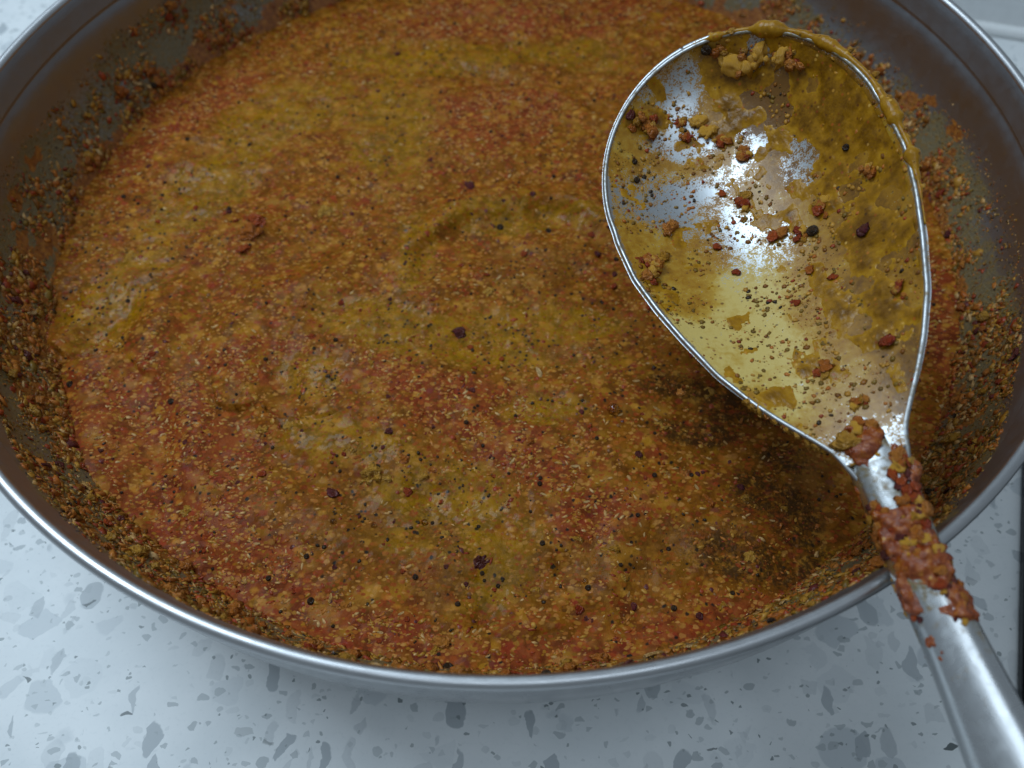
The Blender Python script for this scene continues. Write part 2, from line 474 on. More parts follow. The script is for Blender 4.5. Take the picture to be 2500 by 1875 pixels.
# ------------------------------------------------------------------ pan
pan = thing('frying_pan', (0, 0, .0003), 'round stainless steel pan full of curry on the worktop', 'pan')
INNER = np.array([(.1475, -.0008), (.1468, -.0030), (.1462, -.0060), (.1456, -.0088), (.1459, -.0090), (.1459, -.0096), (.1457, -.0102), (.1446, -.020), (.1416, -.030), (.1375, -.041), (.132, -.049), (.122, -.056), (.105, -.0605), (.05, -.062), (.0005, -.062)])
def smooth_profile(p, n):
    d = np.r_[0, np.cumsum(np.hypot(*np.diff(p, axis=0).T))]
    t = np.linspace(0, d[-1], n)
    return np.c_[np.interp(t, d, p[:, 0]), np.interp(t, d, p[:, 1])]
from_z = lambda z: np.interp(-z, -INNER[:, 1], INNER[:, 0])
zz = np.r_[np.linspace(-.0008, -.0085, 8), np.linspace(-.0087, -.0104, 9), np.linspace(-.0112, -.0605, 62)]
upper = INNER[:7]; lower = INNER[6:13]
# smooth curve through the wall below the groove
cf = np.polyfit(-lower[:, 1] * 100, lower[:, 0] * 100, 5)
def wall_r(z):
    z = np.asarray(z, float)
    return np.where(z > -.0102, np.interp(-z, -upper[:, 1], upper[:, 0]), np.polyval(cf, -z * 100) / 100)
inn = np.c_[wall_r(zz), zz]
inn = np.vstack([inn, [(.09, -.0612), (.06, -.0616), (.0005, -.0616)]])
SEG = 400
v, f = lathe(inn, SEG)
TH = np.degrees(np.arctan2(v[:, 1], v[:, 0]))
# how high the food has splashed, by bearing round the pan (degrees, height under the rim)
SPL = np.array([(-180, -.0175), (-165, -.0165), (-142, -.0145), (-131, -.0100), (-125, -.0085), (-110, -.0080), (-90, -.0085), (-70, -.0070), (-61, -.0060), (-53, -.0050), (-47, -.0080), (-39, -.0125), (-33, -.0170), (-16, -.0225), (-5, -.0245), (12, -.0265), (22, -.0255), (35, -.0225), (60, -.0230), (90, -.024), (120, -.021), (144, -.0185), (154, -.0170), (165, -.0205), (172, -.0195), (180, -.0175)])
def splash(th): return np.interp(th, SPL[:, 0], SPL[:, 1])
nz = fbm(np.c_[v[:, 0], v[:, 1], v[:, 2]] * 70, 4) - .5
film = sstep(.0045, -.0065, v[:, 2] - splash(TH) - nz * .016)
film = film * (1 - .28 * sstep(.10, -.10, nz))
smear = sstep(.0035, -.0035, v[:, 2] + .0405 - .0045 * (fbm(v * 55 + 9, 3) * 2 - .6) - .018 * sstep(.42, .66, fbm(v * 130 + 4, 3)) * sstep(.3, .6, fbm(v * 30 + 2, 2)))
vw = v + np.array([0, 0, ZR])
build('body', vw, f, M['steel_in'], pan, attrs={'film': film, 'smear': smear})
outp = [(.1486, -.0020), (.1480, -.0032), (.1482, -.0060), (.1487, -.012), (.1482, -.020), (.1465, -.030), (.1425, -.042), (.136, -.053), (.125, -.061), (.112, -.0662), (.100, -.0676), (.0005, -.0676)]
v, f = lathe(np.array(outp)[::-1], 256)
build('outer_shell', v + np.array([0, 0, ZR]), f, M['steel_out'], pan)
rp = []
for k in range(19):
    a = math.radians(205 - k * 250 / 18 * 1.0)
    rp.append((.14865 + .00135 * math.cos(a), -.0012 + .0013 * math.sin(a)))
v, f = lathe(np.array(rp)[::-1], 320)
build('rim', v + np.array([0, 0, ZR]), f, M['steel_rim'], pan)

# ------------------------------------------------------------------ crumbs
t_ = (1 + 5 ** .5) / 2
ICO_V = np.array([(-1, t_, 0), (1, t_, 0), (-1, -t_, 0), (1, -t_, 0), (0, -1, t_), (0, 1, t_), (0, -1, -t_), (0, 1, -t_), (t_, 0, -1), (t_, 0, 1), (-t_, 0, -1), (-t_, 0, 1)]) / math.hypot(1, t_)
ICO_F = np.array([(0, 11, 5), (0, 5, 1), (0, 1, 7), (0, 7, 10), (0, 10, 11), (1, 5, 9), (5, 11, 4), (11, 10, 2), (10, 7, 6), (7, 1, 8), (3, 9, 4), (3, 4, 2), (3, 2, 6), (3, 6, 8), (3, 8, 9), (4, 9, 5), (2, 4, 11), (6, 2, 10), (8, 6, 7), (9, 8, 1)])
PAL = {'cream': [(0.516, 0.258, 0.069), (0.671, 0.413, 0.172)], 'yellow': [(0.396, 0.172, 0.014), (0.533, 0.267, 0.043)], 'orange': [(0.413, 0.103, 0.014), (0.516, 0.181, 0.030)],
       'red': [(0.224, 0.024, 0.010), (0.378, 0.056, 0.015)], 'purple': [(0.077, 0.010, 0.015), (0.138, 0.019, 0.024)], 'brown': [(0.163, 0.053, 0.007), (0.284, 0.103, 0.013)],
       'olive': [(0.138, 0.073, 0.009), (0.224, 0.129, 0.019)], 'seed': [(0.009, 0.008, 0.008), (0.019, 0.015, 0.010)]}
def colors(n, mix):
    ks = list(mix); p = np.array([mix[k] for k in ks], float); p /= p.sum()
    idx = rng.choice(len(ks), n, p=p)
    t = rng.random((n, 1))
    a = np.array([PAL[k][0] for k in ks])[idx]; b = np.array([PAL[k][1] for k in ks])[idx]
    return a * (1 - t) + b * t, np.array(ks)[idx]

def frames(nrm, spin):
    """per-piece axes: x,y in the surface, z along the normal"""
    nrm = nrm / np.linalg.norm(nrm, axis=1)[:, None]
    ref = np.where(np.abs(nrm[:, 2:3]) < .9, np.array([[0, 0, 1.]]), np.array([[1., 0, 0]]))
    a = np.cross(ref, nrm); a /= np.linalg.norm(a, axis=1)[:, None]
    b = np.cross(nrm, a)
    c, s = np.cos(spin)[:, None], np.sin(spin)[:, None]
    return a * c + b * s, b * c - a * s, nrm

def chunk_mesh(pos, nrm, size, cols, wob=.32, spin=None):
    n = len(pos)
    x, y, z = frames(nrm, rng.random(n) * 6.283 if spin is None else spin)
    k = 1 + (rng.random((n, 12, 1)) - .5) * 2 * wob
    loc = ICO_V[None] * k * size[:, None, :]
    v = pos[:, None] + loc[..., 0:1] * x[:, None] + loc[..., 1:2] * y[:, None] + loc[..., 2:3] * z[:, None]
    f = (ICO_F[None] + (np.arange(n) * 12)[:, None, None]).reshape(-1, 3)
    c = np.repeat(cols, 12, 0) * (1 + (rng.random((n * 12, 1)) - .5) * .35)
    return v.reshape(-1, 3), f, c

def proto(kind, seed, fine_=False):
    """a few shared little meshes, about 1 unit in radius"""
    r = np.random.default_rng(seed)
    v = ICO_V.copy(); f = [tuple(q) for q in ICO_F]
    # one subdivision
    mid = {}; v = list(v); nf = []
    def m_(a, b):
        k = (min(a, b), max(a, b))
        if k not in mid:
            p = (np.array(v[a]) + np.array(v[b])) / 2; v.append(p / np.linalg.norm(p)); mid[k] = len(v) - 1
        return mid[k]
    for lev in range(2 if fine_ else 1):
        nf = []
        for a, b, c in f:
            ab, bc, ca = m_(a, b), m_(b, c), m_(c, a)
            nf += [(a, ab, ca), (b, bc, ab), (c, ca, bc), (ab, bc, ca)]
        f = nf
    v = np.array(v)
    if kind == 'seed':
        v = v * (1 + (fbm(v * 1.3 + seed * 5, 2)[:, None] - .5) * .25)
    elif kind == 'sliver':
        v = v * np.array([1, .34, .22]); v[:, 1] += (v[:, 0] ** 2 - .4) * (r.random() - .5) * .25
        v = v * (1 + (r.random((len(v), 1)) - .5) * .3)
    elif kind == 'flake':
        v = v * (1 + (fbm(v * 1.6 + seed * 3, 3)[:, None] - .5) * 1.5)
        v = v * np.array([1, .72, .20]); v[:, 2] += .25 * np.sin(v[:, 0] * 2 + seed)
    else:
        v = v * (1 + (fbm(v * 2.1 + seed * 7, 3)[:, None] - .5) * 1.9)
        v = v * np.array([1, .8, .7])
    return v, nf
PROTO = {}
def piece(name, kind, mat, pos, nrm, size, parent, spin=None):
    big = np.max(size) > .0019
    key = (kind, mat, int(rng.integers(0, 6)), bool(big))
    if key not in PROTO:
        v, f = proto(kind, key[2] + 1, key[3])
        me = mesh_data(name, v, f); me.materials.append(M[mat]); PROTO[key] = me
    nrm = np.asarray(nrm, float)[None]
    x, y, z = frames(nrm, np.array([rng.random() * 6.283 if spin is None else spin]))
    o = bpy.data.objects.new(name, PROTO[key])
    Rm = Matrix(((x[0][0], y[0][0], z[0][0]), (x[0][1], y[0][1], z[0][1]), (x[0][2], y[0][2], z[0][2])))
    sz = size if np.ndim(size) else (size, size, size)
    o.matrix_local = Matrix.LocRotScale(Vector(np.asarray(pos) - base_of[parent.name]), Rm.to_quaternion(), Vector(sz))
    o.parent = parent
    o.matrix_parent_inverse = Matrix.Identity(4)
    C.objects.link(o)
    return o
KIND_NAME = {'cream': ('sliver', 'spice_sliver'), 'yellow': ('lump', 'lentil_grain'), 'orange': ('lump', 'vegetable_bit'), 'red': ('flake', 'chilli_flake'),
             'purple': ('flake', 'onion_flake'), 'seed': ('seed', 'mustard_seed'), 'brown': ('lump', 'vegetable_bit')}

# ---- residue stuck to the pan's wall
def wall_point(th, z, lift=0.):
    r = wall_r(z); dr = (wall_r(z + .0004) - wall_r(z - .0004)) / .0008
    t = np.radians(th)
    nrm = np.stack([-np.cos(t), -np.sin(t), dr], -1)
    nrm /= np.linalg.norm(nrm, axis=-1)[..., None]
    p = np.stack([r * np.cos(t), r * np.sin(t), z + ZR], -1) + nrm * lift
    return p, nrm
def wall_scatter(n, power, clus_lo, clus_hi, over=0.):
    th = rng.random(n) * 360 - 180
    topz = splash(th) + over
    u = rng.random(n) ** power
    z = -.0415 + (topz + .0415) * u
    p, nrm = wall_point(th, z)
    # thick crust at the lower left and lower right, loose clusters elsewhere
    crust = np.maximum(sstep(55, 25, np.abs(th + 130)), sstep(45, 15, np.abs(th + 45)))
    c = fbm(p * 110, 3) + .16 * crust
    keep = rng.random(n) < sstep(clus_lo, clus_hi, c) * (1 - .55 * u * (1 - crust))
    keep &= ~((th > 45) & (th < 120) & (rng.random(n) < .55))
    return p[keep], nrm[keep], u[keep], crust[keep]
mixw = {'olive': 2.6, 'brown': 2.6, 'orange': 2.6, 'yellow': 2.8, 'red': .9, 'cream': 2.0, 'purple': .5, 'seed': .5}
wallparts = []
def wall_set(n, power, lo, hi, s0, s1, ex_, shape, mix, wob, over=0., jit=.25, lift=.25):
    p, nrm, u, cr = wall_scatter(n, power, lo, hi, over)
    m_ = len(p)
    L = s0 + (s1 - s0) * rng.random(m_) ** ex_
    sz = L[:, None] * np.array(shape) * rng.uniform(.75, 1.3, (m_, 3))
    col, _ = colors(m_, mix)
    sz[:, 2] *= .75
    wallparts.append(chunk_mesh(p + nrm * sz[:, 2:3] * (lift - .25), nrm + rng.normal(0, jit, (m_, 3)), sz, col, wob))
wall_set(16000, 1.1, .47, .62, .00025, .0009, 2.4, (1.2, .85, .6), mixw, .42)
wall_set(14000, 1.2, .45, .62, .0004, .0012, 2.0, (1.5, .45, .35), {'brown': 3, 'olive': 2, 'orange': 2, 'cream': 1.3, 'yellow': 1.2, 'red': 1}, .4, 0., .4)
wall_set(4200, 1.1, .50, .62, .0008, .0017, 1.6, (1.1, .85, .6), {'brown': 2.6, 'orange': 2.8, 'red': 1.1, 'yellow': 1.6, 'olive': 1.6, 'cream': .5, 'purple': .4}, .55, 0., .3, .1)
wall_set(5000, 4.0, .30, .50, .0004, .0013, 1.8, (1.2, .8, .5), {'brown': 2, 'orange': 2.4, 'red': 2, 'yellow': 1.2, 'cream': .6}, .5)
wall_set(34000, .8, .26, .44, .00010, .00042, 2.4, (1.2, .9, .6), {'olive': 4, 'brown': 3, 'orange': .8, 'yellow': 1.2, 'cream': .3, 'seed': 1.2}, .4, .0008)
# a sparse splash higher on the right-hand wall
n = 500
th = rng.normal(0, 12, n) - 4; z = splash(th) + np.abs(rng.normal(.0025, .0018, n)); k = np.abs(th + 4) < 24
p, nrm = wall_point(th[k], z[k]); sz = (.00010 + .0003 * rng.random(k.sum()) ** 3)[:, None] * np.array([1.2, .9, .6])
col, _ = colors(k.sum(), mixw); v3 = chunk_mesh(p, nrm, sz, col)
def join(parts):
    V, Fs, Cs, o = [], [], [], 0
    for v, f, c in parts:
        V.append(v); Fs.append(f + o); Cs.append(c); o += len(v)
    return np.vstack(V), np.vstack(Fs), np.vstack(Cs)
v, f, c = join(wallparts + [v3])
o = build('food_residue', v, f, M['vcrumb'], pan, cols=c); o['kind'] = 'stuff'
# the biggest bits one by one
cnt = 0
while cnt < 280:
    p, nrm, u, cr = wall_scatter(60, 1.2, .50, .62)
    _, kk = colors(len(p), {'orange': 3, 'yellow': 2.4, 'red': 1.2, 'cream': 1.6, 'purple': .6, 'seed': .6, 'brown': 1})
    for q, n_, k in zip(p, nrm, kk):
        if cnt >= 280: break
        kind, nm = KIND_NAME[k]
        s = (.0009 + .0011 * rng.random() ** 2) * (.62 if k == 'seed' else 1.15 if k == 'cream' else 1)
        piece(nm, kind, 'orange' if k == 'brown' else k, q + n_ * s * .3, n_, s, pan); cnt += 1

# ------------------------------------------------------------------ curry
LZ = ZR - .0412
curry = thing('curry', (0, 0, LZ - .0195), 'orange brown spiced curry filling the steel pan', 'curry')
NG = 620
RL = .1390
g = np.linspace(-RL, RL, NG)
X, Y = np.meshgrid(g, g, indexing='ij')
P3 = np.stack([X, Y, np.zeros_like(X)], -1)
def blob(px, py, rx, ry, ang=0., wobble=.35):
    c = on_level(px, py, LZ)
    a = math.radians(ang); dx, dy = X - c[0], Y - c[1]
    x = dx * math.cos(a) + dy * math.sin(a); y = -dx * math.sin(a) + dy * math.cos(a)
    d = np.hypot(x / rx, y / ry) + (WOB - .5) * wobble * 2
    return sstep(1.15, .35, d)
WOB = fbm(P3 * 60, 4)
yellow = np.zeros_like(X); red = np.zeros_like(X); grey = np.zeros_like(X)
for a in [(640, 230, .030, .014, 35), (420, 430, .036, .012, 62), (270, 620, .026, .012, 70), (900, 125, .034, .011, 0), (1250, 120, .028, .010, -10), (850, 260, .016, .030, 0),
          (1000, 720, .050, .010, -8), (680, 800, .012, .008, 20), (900, 1080, .020, .018, 0), (1050, 1180, .015, .020, 0),  
           (1230, 690, .02, .007, -10), (750, 960, .022, .008, -10), (1180, 880, .012, .006, 0), (1130, 470, .034, .006, 0), (900, 560, .007, .018, 0)]:
    yellow = np.maximum(yellow, blob(a[0], a[1], a[2] * 1.25, a[3] * 1.3, a[4]) * .95)
for a in [(1100, 30, .070, .018, 0), (420, 230, .034, .012, 48), (300, 330, .02, .010, 50), (1060, 250, .030, .022, 0), (300, 950, .044, .034, -20), (500, 1250, .034, .020, -35), (560, 780, .036, .010, -5),
          (1000, 880, .046, .013, -22), (1130, 980, .022, .012, -10), (700, 1350, .05, .010, -18), (1100, 1420, .07, .007, 0), (1500, 1380, .03, .010, 18), (2040, 700, .010, .05, 0), (1300, 1110, .018, .008, 10), (330, 1120, .02, .02, 0)]:
    red = np.maximum(red, blob(*a) * .95)
for a in [(1150, 575, .024, .011, 0), (750, 1130, .018, .010, 0), (950, 1230, .012, .014, 0), (1400, 1200, .03, .010, 10), (200, 520, .008, .012, 0), (1750, 1060, .010, .014, 0), (1750, 1000, .012, .008, 0), (1250, 760, .018, .006, 0), (300, 600, .01, .006, 0)]:
    grey = np.maximum(grey, blob(*a))
char_shade = np.zeros_like(X)  # dark oil and burnt specks; the full-strength blobs also paint the spoon's shadow
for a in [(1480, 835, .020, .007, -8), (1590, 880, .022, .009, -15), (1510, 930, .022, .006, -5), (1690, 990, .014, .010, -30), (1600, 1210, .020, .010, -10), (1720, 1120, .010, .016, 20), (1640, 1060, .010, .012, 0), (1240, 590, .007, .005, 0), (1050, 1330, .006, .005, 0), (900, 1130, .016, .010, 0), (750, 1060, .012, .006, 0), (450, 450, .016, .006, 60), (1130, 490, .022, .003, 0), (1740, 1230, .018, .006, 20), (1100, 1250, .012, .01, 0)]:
    char_shade = np.maximum(char_shade, blob(*a) * (1. if a[0] > 1400 else .6))
yellow *= 1 - .5 * grey
hz = (fbm(P3 * 28, 3) - .5) * .0036 + (fbm(P3 * 120 + 5, 3) - .5) * .0011 + (fbm(P3 * 480 + 9, 3) - .5) * .0005
wx = X + (fbm(P3 * 22 + 11, 3) - .5) * .05; wy = Y + (fbm(P3 * 22 + 31, 3) - .5) * .05
rad_ = np.hypot(wx + .02, wy + .06)
swirl = np.sin(rad_ * 210 + np.arctan2(wy + .06, wx + .02) * 1.5)
hz += .0013 * swirl * sstep(.35, .6, fbm(P3 * 18 + 77, 2)) - .0012 * np.abs(fbm(P3 * 60 + 3, 3) - .5)
hz -= .0009 * yellow
hc = on_level(1130, 590, LZ)
d = np.hypot((X - hc[0]) / 1.15, Y - hc[1])
ang = np.arctan2(Y - hc[1], X - hc[0])
hz += .0036 * np.exp(-((d - .031 - (WOB - .5) * .01) / .0042) ** 2) * sstep(-.3, .5, np.sin(ang)) + .0012 * np.exp(-(d / .018) ** 2)
for px, py, rr, am in [(1240, 585, .0045, -.0022), (1050, 1335, .0042, -.0024), (1265, 1330, .004, -.0022), (920, 1060, .0045, -.0016), (1215, 1215, .003, -.0015), (1480, 870, .010, -.0016), (1600, 930, .012, -.0016), (540, 500, .006, .0022), (560, 480, .005, .0018), (1440, 1170, .005, -.0014), (1760, 1090, .004, -.0015)]:
    c = on_level(px, py, LZ); hz += am * np.exp(-((X - c[0]) ** 2 + (Y - c[1]) ** 2) / rr ** 2)
RR = np.hypot(X, Y)
hz += .0016 * sstep(.1290, .1390, RR) * (fbm(P3 * 90 + 3, 3) * 1.6 - .3)
ins = RR <= RL - .0003
idx = -np.ones(X.shape, int)
i, j = np.meshgrid(np.arange(NG - 1), np.arange(NG - 1), indexing='ij')
q = ins[:-1, :-1] & ins[1:, :-1] & ins[1:, 1:] & ins[:-1, 1:]
lin = lambda a, b: a * NG + b
fq = np.stack([lin(i, j)[q], lin(i + 1, j)[q], lin(i + 1, j + 1)[q], lin(i, j + 1)[q]], -1)
used = np.unique(fq); remap = -np.ones(NG * NG, int); remap[used] = np.arange(len(used))
V = np.stack([X, Y, LZ + hz], -1).reshape(-1, 3)[used]
build('paste_surface', V, remap[fq], M['paste'], curry, attrs={'yellow': yellow.ravel()[used], 'red': red.ravel()[used], 'grey': grey.ravel()[used], 'char_shade': char_shade.ravel()[used]})

def samp(A, x, y):
    fx = (x + RL) / (2 * RL) * (NG - 1); fy = (y + RL) / (2 * RL) * (NG - 1)
    a = np.clip(fx.astype(int), 0, NG - 2); b = np.clip(fy.astype(int), 0, NG - 2); s, t = fx - a, fy - b
    return A[a, b] * (1 - s) * (1 - t) + A[a + 1, b] * s * (1 - t) + A[a, b + 1] * (1 - s) * t + A[a + 1, b + 1] * s * t
def surf(x, y):
    h = samp(hz, x, y); e = .0006
    nx = (samp(hz, x + e, y) - samp(hz, x - e, y)) / (2 * e); ny = (samp(hz, x, y + e) - samp(hz, x, y - e)) / (2 * e)
    n_ = np.stack([-nx, -ny, np.ones_like(nx)], -1)
    return np.stack([x, y, h + LZ], -1), n_ / np.linalg.norm(n_, axis=1)[:, None]
def disc(n, rmax=.1355):
    r = rmax * np.sqrt(rng.random(n)); t = rng.random(n) * 6.2832
    return r * np.cos(t), r * np.sin(t)
def scatter(n, weight):
    x, y = disc(n); w = weight(samp(red, x, y), samp(yellow, x, y), samp(grey, x, y)) * (.35 + 1.3 * sstep(.35, .65, fbm(np.stack([x, y, 0 * x], -1) * 150 + 40, 3)))
    k = rng.random(n) < np.clip(w, 0, 1)
    return surf(x[k], y[k])
parts = []
# pale husk slivers
p, nrm = scatter(34000, lambda r, y, g_: .16 + .75 * r - .08 * y)
n = len(p); L = .0003 + .0009 * rng.random(n) ** 2.2
sz = np.stack([L, L * rng.uniform(.28, .5, n), L * .28], -1)
tilt = nrm + rng.normal(0, .12, (n, 3))
parts.append(chunk_mesh(p - nrm * sz[:, 2:3] * .3, tilt, sz, colors(n, {'cream': 1.5, 'orange': 2.4, 'yellow': 1.6, 'red': 1.2})[0], .32, rng.normal(math.pi / 2, .7, n)))
# ground bits in many colours
p, nrm = scatter(24000, lambda r, y, g_: .30 + .35 * r + .1 * y)
n = len(p); L = .00030 + .0010 * rng.random(n) ** 2.6
sz = np.stack([L, L * rng.uniform(.6, .95, n), L * .35], -1)
parts.append(chunk_mesh(p - nrm * sz[:, 2:3] * .7, nrm, sz, colors(n, {'brown': 2.4, 'orange': 2, 'yellow': 2, 'red': 1.5, 'purple': .6})[0]))
# black pepper dust
p, nrm = scatter(13000, lambda r, y, g_: .10 + .5 * y + .5 * g_)
k = rng.random(len(p)) < sstep(.46, .62, fbm(p * 95 + 21, 3)) + .12
p, nrm = p[k], nrm[k]
n = len(p); L = .00018 + .00050 * rng.random(n) ** 2.5
sz = np.stack([L, L * .8, L * .6], -1)
parts.append(chunk_mesh(p, nrm, sz, colors(n, {'seed': 1})[0]))
v, f, c = join(parts)
o = build('ground_spice', v, f, M['vcrumb'], curry, cols=c); o['kind'] = 'stuff'

def strew(n, k, lo, hi, weight, sink):
    kind, nm = KIND_NAME[k]; done = 0
    while done < n:
        p, nrm = scatter(120, weight)
        for q, nn in zip(p, nrm):
            if done >= n: break
            s = lo + (hi - lo) * rng.random() ** 1.8
            piece(nm, kind, k, q - nn * s * sink, nn + rng.normal(0, .10, 3), s, curry, rng.normal(math.pi / 2, .7)); done += 1
strew(150, 'seed', .00042, .00078, lambda r, y, g_: .5 + 0 * r, -.1)
strew(260, 'red', .0006, .0015, lambda r, y, g_: .3 + .6 * r, .05)
strew(150, 'purple', .0006, .0016, lambda r, y, g_: .4 + .4 * r, .12)
strew(290, 'yellow', .0008, .0026, lambda r, y, g_: .35 + .4 * y, .60)
strew(200, 'orange', .0008, .0020, lambda r, y, g_: .4 + .3 * r, .52)
strew(260, 'cream', .0007, .0014, lambda r, y, g_: .25 + .7 * r, .08)
# the few bits one can single out
for px, py, k, s in [(1325, 500, 'purple', .0032), (1047, 1222, 'purple', .0032), (990, 712, 'purple', .0024), (968, 1445, 'seed', .0014), (670, 1296, 'seed', .0010), (150, 828, 'seed', .0010), (368, 865, 'seed', .0009),
                     (800, 1022, 'yellow', .0034), (1165, 800, 'cream', .0022), (1010, 400, 'purple', .0024), (720, 1055, 'purple', .0022), (960, 1388, 'orange', .0022), (160, 1085, 'cream', .0024), (525, 530, 'red', .0036), (560, 490, 'red', .0030), (540, 510, 'orange', .0032),
                     (1240, 600, 'purple', .0024), (1300, 545, 'purple', .0028), (1080, 485, 'seed', .0012), (1185, 495, 'seed', .0010), (700, 450, 'yellow', .0030), (510, 475, 'red', .002)]:
    c = on_level(px, py, LZ); q, nn = surf(np.array([c[0]]), np.array([c[1]]))
    kind, nm = KIND_NAME[k]; piece(nm, kind, k, q[0] - nn[0] * s * (.35 if k in ('yellow', 'orange') else .05), nn[0], s, curry)
# bubbles of oil
mb = NT('bubble_skin'); mb.p(Base_Color=(.75, .62, .35), Roughness=.04, Transmission_Weight=1., IOR=1.33)
for px, py, s in [(1325, 887, .0018), (805, 1128, .0008), (720, 1128, .0008), (915, 1120, .0009), (1265, 1255, .0008), (830, 525, .0009), (585, 1010, .0007)]:
    c = on_level(px, py, LZ); q, nn = surf(np.array([c[0]]), np.array([c[1]]))
    vv = [(s * math.cos(b) * math.cos(a), s * math.cos(b) * math.sin(a), s * math.sin(b)) for b in np.linspace(-.3, 1.5, 9) for a in np.arange(20) / 20 * 6.2832]
    build('oil_bubble', np.array(vv) + q[0], grid_faces(9, 20, True), mb.mat, curry)

# ------------------------------------------------------------------ spoon
k_ = (.14433 - .0100) / (.14433 - .012)
P0 = np.array([.0700689, -.11113042, .012 + ZR]); P0 = CAM + (P0 - CAM) * k_
AX = np.array([-.22409505, .97066229, .08715574]); SD = np.array([.86170833, .15557565, .48296477]); UP = np.array([-.45523638, -.18333284, .87129152])
OUT = np.array([(-.006, .0050), (0, .0054), (.004, .0068), (.0072, .0090), (.0132, .0133), (.0189, .0169), (.0275, .0214), (.0385, .0254), (.048, .0284), (.058, .0308), (.0695, .0316), (.081, .0298), (.0905, .0268), (.099, .0226), (.1065, .0158), (.1105, .0085), (.112, 0)]) * k_
SL = OUT[-1, 0]
_s = np.linspace(0, SL * .9, 400)
def halfw(s):
    s = np.asarray(s, float)
    w = np.interp(s, OUT[:, 0], OUT[:, 1])
    # round end: elliptical cap past the widest part
    s0 = .0715 * k_; a = SL - s0; cap = .0316 * k_ * np.sqrt(np.clip(1 - (np.clip(s - s0, 0, a) / a) ** 2.15, 0, 1))
    t = sstep(s0 - .004, s0 + .006, s)
    return w * (1 - t) + cap * t
# smooth the polyline part
_ss = np.linspace(-.006, SL, 900); _w = halfw(_ss); _ker = np.hanning(41); _ker /= _ker.sum()
_wp = np.convolve(np.r_[np.full(20, _w[0]), _w, np.full(20, 0)], _ker, 'valid'); _mixs = sstep(SL * .80, SL * .62, _ss); _w = _wp * _mixs + _w * (1 - _mixs)
halfw2 = lambda s: np.interp(s, _ss, _w)
def depth(s):
    t = np.clip(s / SL, 0, 1)
    return .0160 * k_ * (sstep(.0, .62, t) ** .85) * np.sqrt(np.clip(1 - np.clip((t - .60) / .40, 0, 1) ** 2.4, 0, 1))
def bowl_pt(s, v, lift=0.):
    w = halfw2(s); e = np.clip(np.abs(v), 0, 1)
    dz = depth(s) * (1 - e ** 2.3)
    # gently raised sides near the neck
    return P0 + s[..., None] * AX + (w * v)[..., None] * SD + (-dz + lift)[..., None] * UP
def to_world(s, w, h): return P0 + s * AX + w * SD + h * UP
def spoon_sw(px, py):
    d = rays([(px * 1.1302, py * 1.1302)])[0]
    # meet the bowl: march along the ray until under the bowl's surface
    t = np.linspace(.08, .32, 3000); p = CAM + t[:, None] * d - P0
    s, w, h = p @ AX, p @ SD, p @ UP
    hw = np.maximum(halfw2(s), 1e-5); e = np.clip(np.abs(w / hw), 0, 1)
    k = np.argmax(h < -depth(s) * (1 - e ** 2.3))
    return s[k], w[k] / hw[k]
spoon = thing('serving_spoon', tuple(to_world(-.02, 0, -.005)), 'steel serving spoon smeared with curry, lying across the pan rim', 'spoon')
NS, NV = 190, 140
tt = np.linspace(0, 1, NS); sg = SL * (1 - (1 - tt) ** 1.0); sg = np.r_[np.linspace(0, SL * .8, 120), SL * (.8 + .2 * np.sin(np.linspace(0, 1, NS - 119) * math.pi / 2))[1:]]
sg = np.minimum(sg, SL * .99995); NS = len(sg)
vg = np.sin(np.linspace(-1, 1, NV) * math.pi / 2)
SS, VV = np.meshgrid(sg, vg, indexing='ij')
inner = bowl_pt(SS, VV)
du = np.gradient(inner, axis=0); dv = np.gradient(inner, axis=1); nrm_i = np.cross(dv, du); nrm_i /= np.maximum(np.linalg.norm(nrm_i, axis=2), 1e-12)[..., None]
nrm_i *= np.sign((nrm_i @ UP).mean())
outer = inner - nrm_i * .0013
WB = fbm(np.stack([SS, VV * .03, 0 * SS], -1) * 95, 4)
def sblob(px, py, rs, rw, ang=0., wob=.5):
    s0, v0 = spoon_sw(px, py); w0 = v0 * halfw2(s0)
    a = math.radians(ang); ds, dw = SS - s0, VV * halfw2(SS) - w0
    x = ds * math.cos(a) + dw * math.sin(a); y = -ds * math.sin(a) + dw * math.cos(a)
    return sstep(1.2, .4, np.hypot(x / rs, y / rw) + (WB - .5) * 2 * wob)
film = np.full(SS.shape, 1.0); thick = np.full(SS.shape, .55)
for a in [(1460, 205, .008, .012, 0), (1500, 310, .005, .015, 20), (1620, 330, .004, .008, 0), (1640, 88, .004, .012, 0)]:
    film -= .62 * sblob(*a)
for a in [(1400, 430, .011, .012, 0), (1520, 470, .012, .014, 20), (1640, 530, .012, .014, 0), (1730, 350, .010, .006, 20), (1560, 390, .006, .012, 0)]:
    film -= .47 * sblob(a[0], a[1], a[2], a[3], a[4], .35)
film -= .5 * sstep(.955, .985, np.abs(VV))
film -= .5 * sstep(.012, .002, SS)
film = np.clip(film, .12, 1)
for a in [(1620, 670, .020, .012, 20), (1560, 760, .014, .012, 20), (1700, 800, .018, .008, 10)]:
    thick -= .55 * sblob(*a)
for a in [(1750, 220, .020, .020, 0), (1640, 180, .012, .02, 0), (1880, 480, .03, .008, 0), (1900, 700, .03, .008, 0)]:
    thick += .35 * sblob(*a)
thick = np.clip(thick, 0, 1)
nv = NS * NV
allv = np.vstack([inner.reshape(-1, 3), outer.reshape(-1, 3)])
gf = grid_faces(NS, NV)
fi = gf[:, ::-1]; fo = gf + nv
ring = [k * NV for k in range(NS)] + [(NS - 1) * NV + k for k in range(1, NV)] + [k * NV + NV - 1 for k in range(NS - 2, -1, -1)] + [k for k in range(NV - 2, 0, -1)]
rg = np.array(ring); r2 = np.roll(rg, -1)
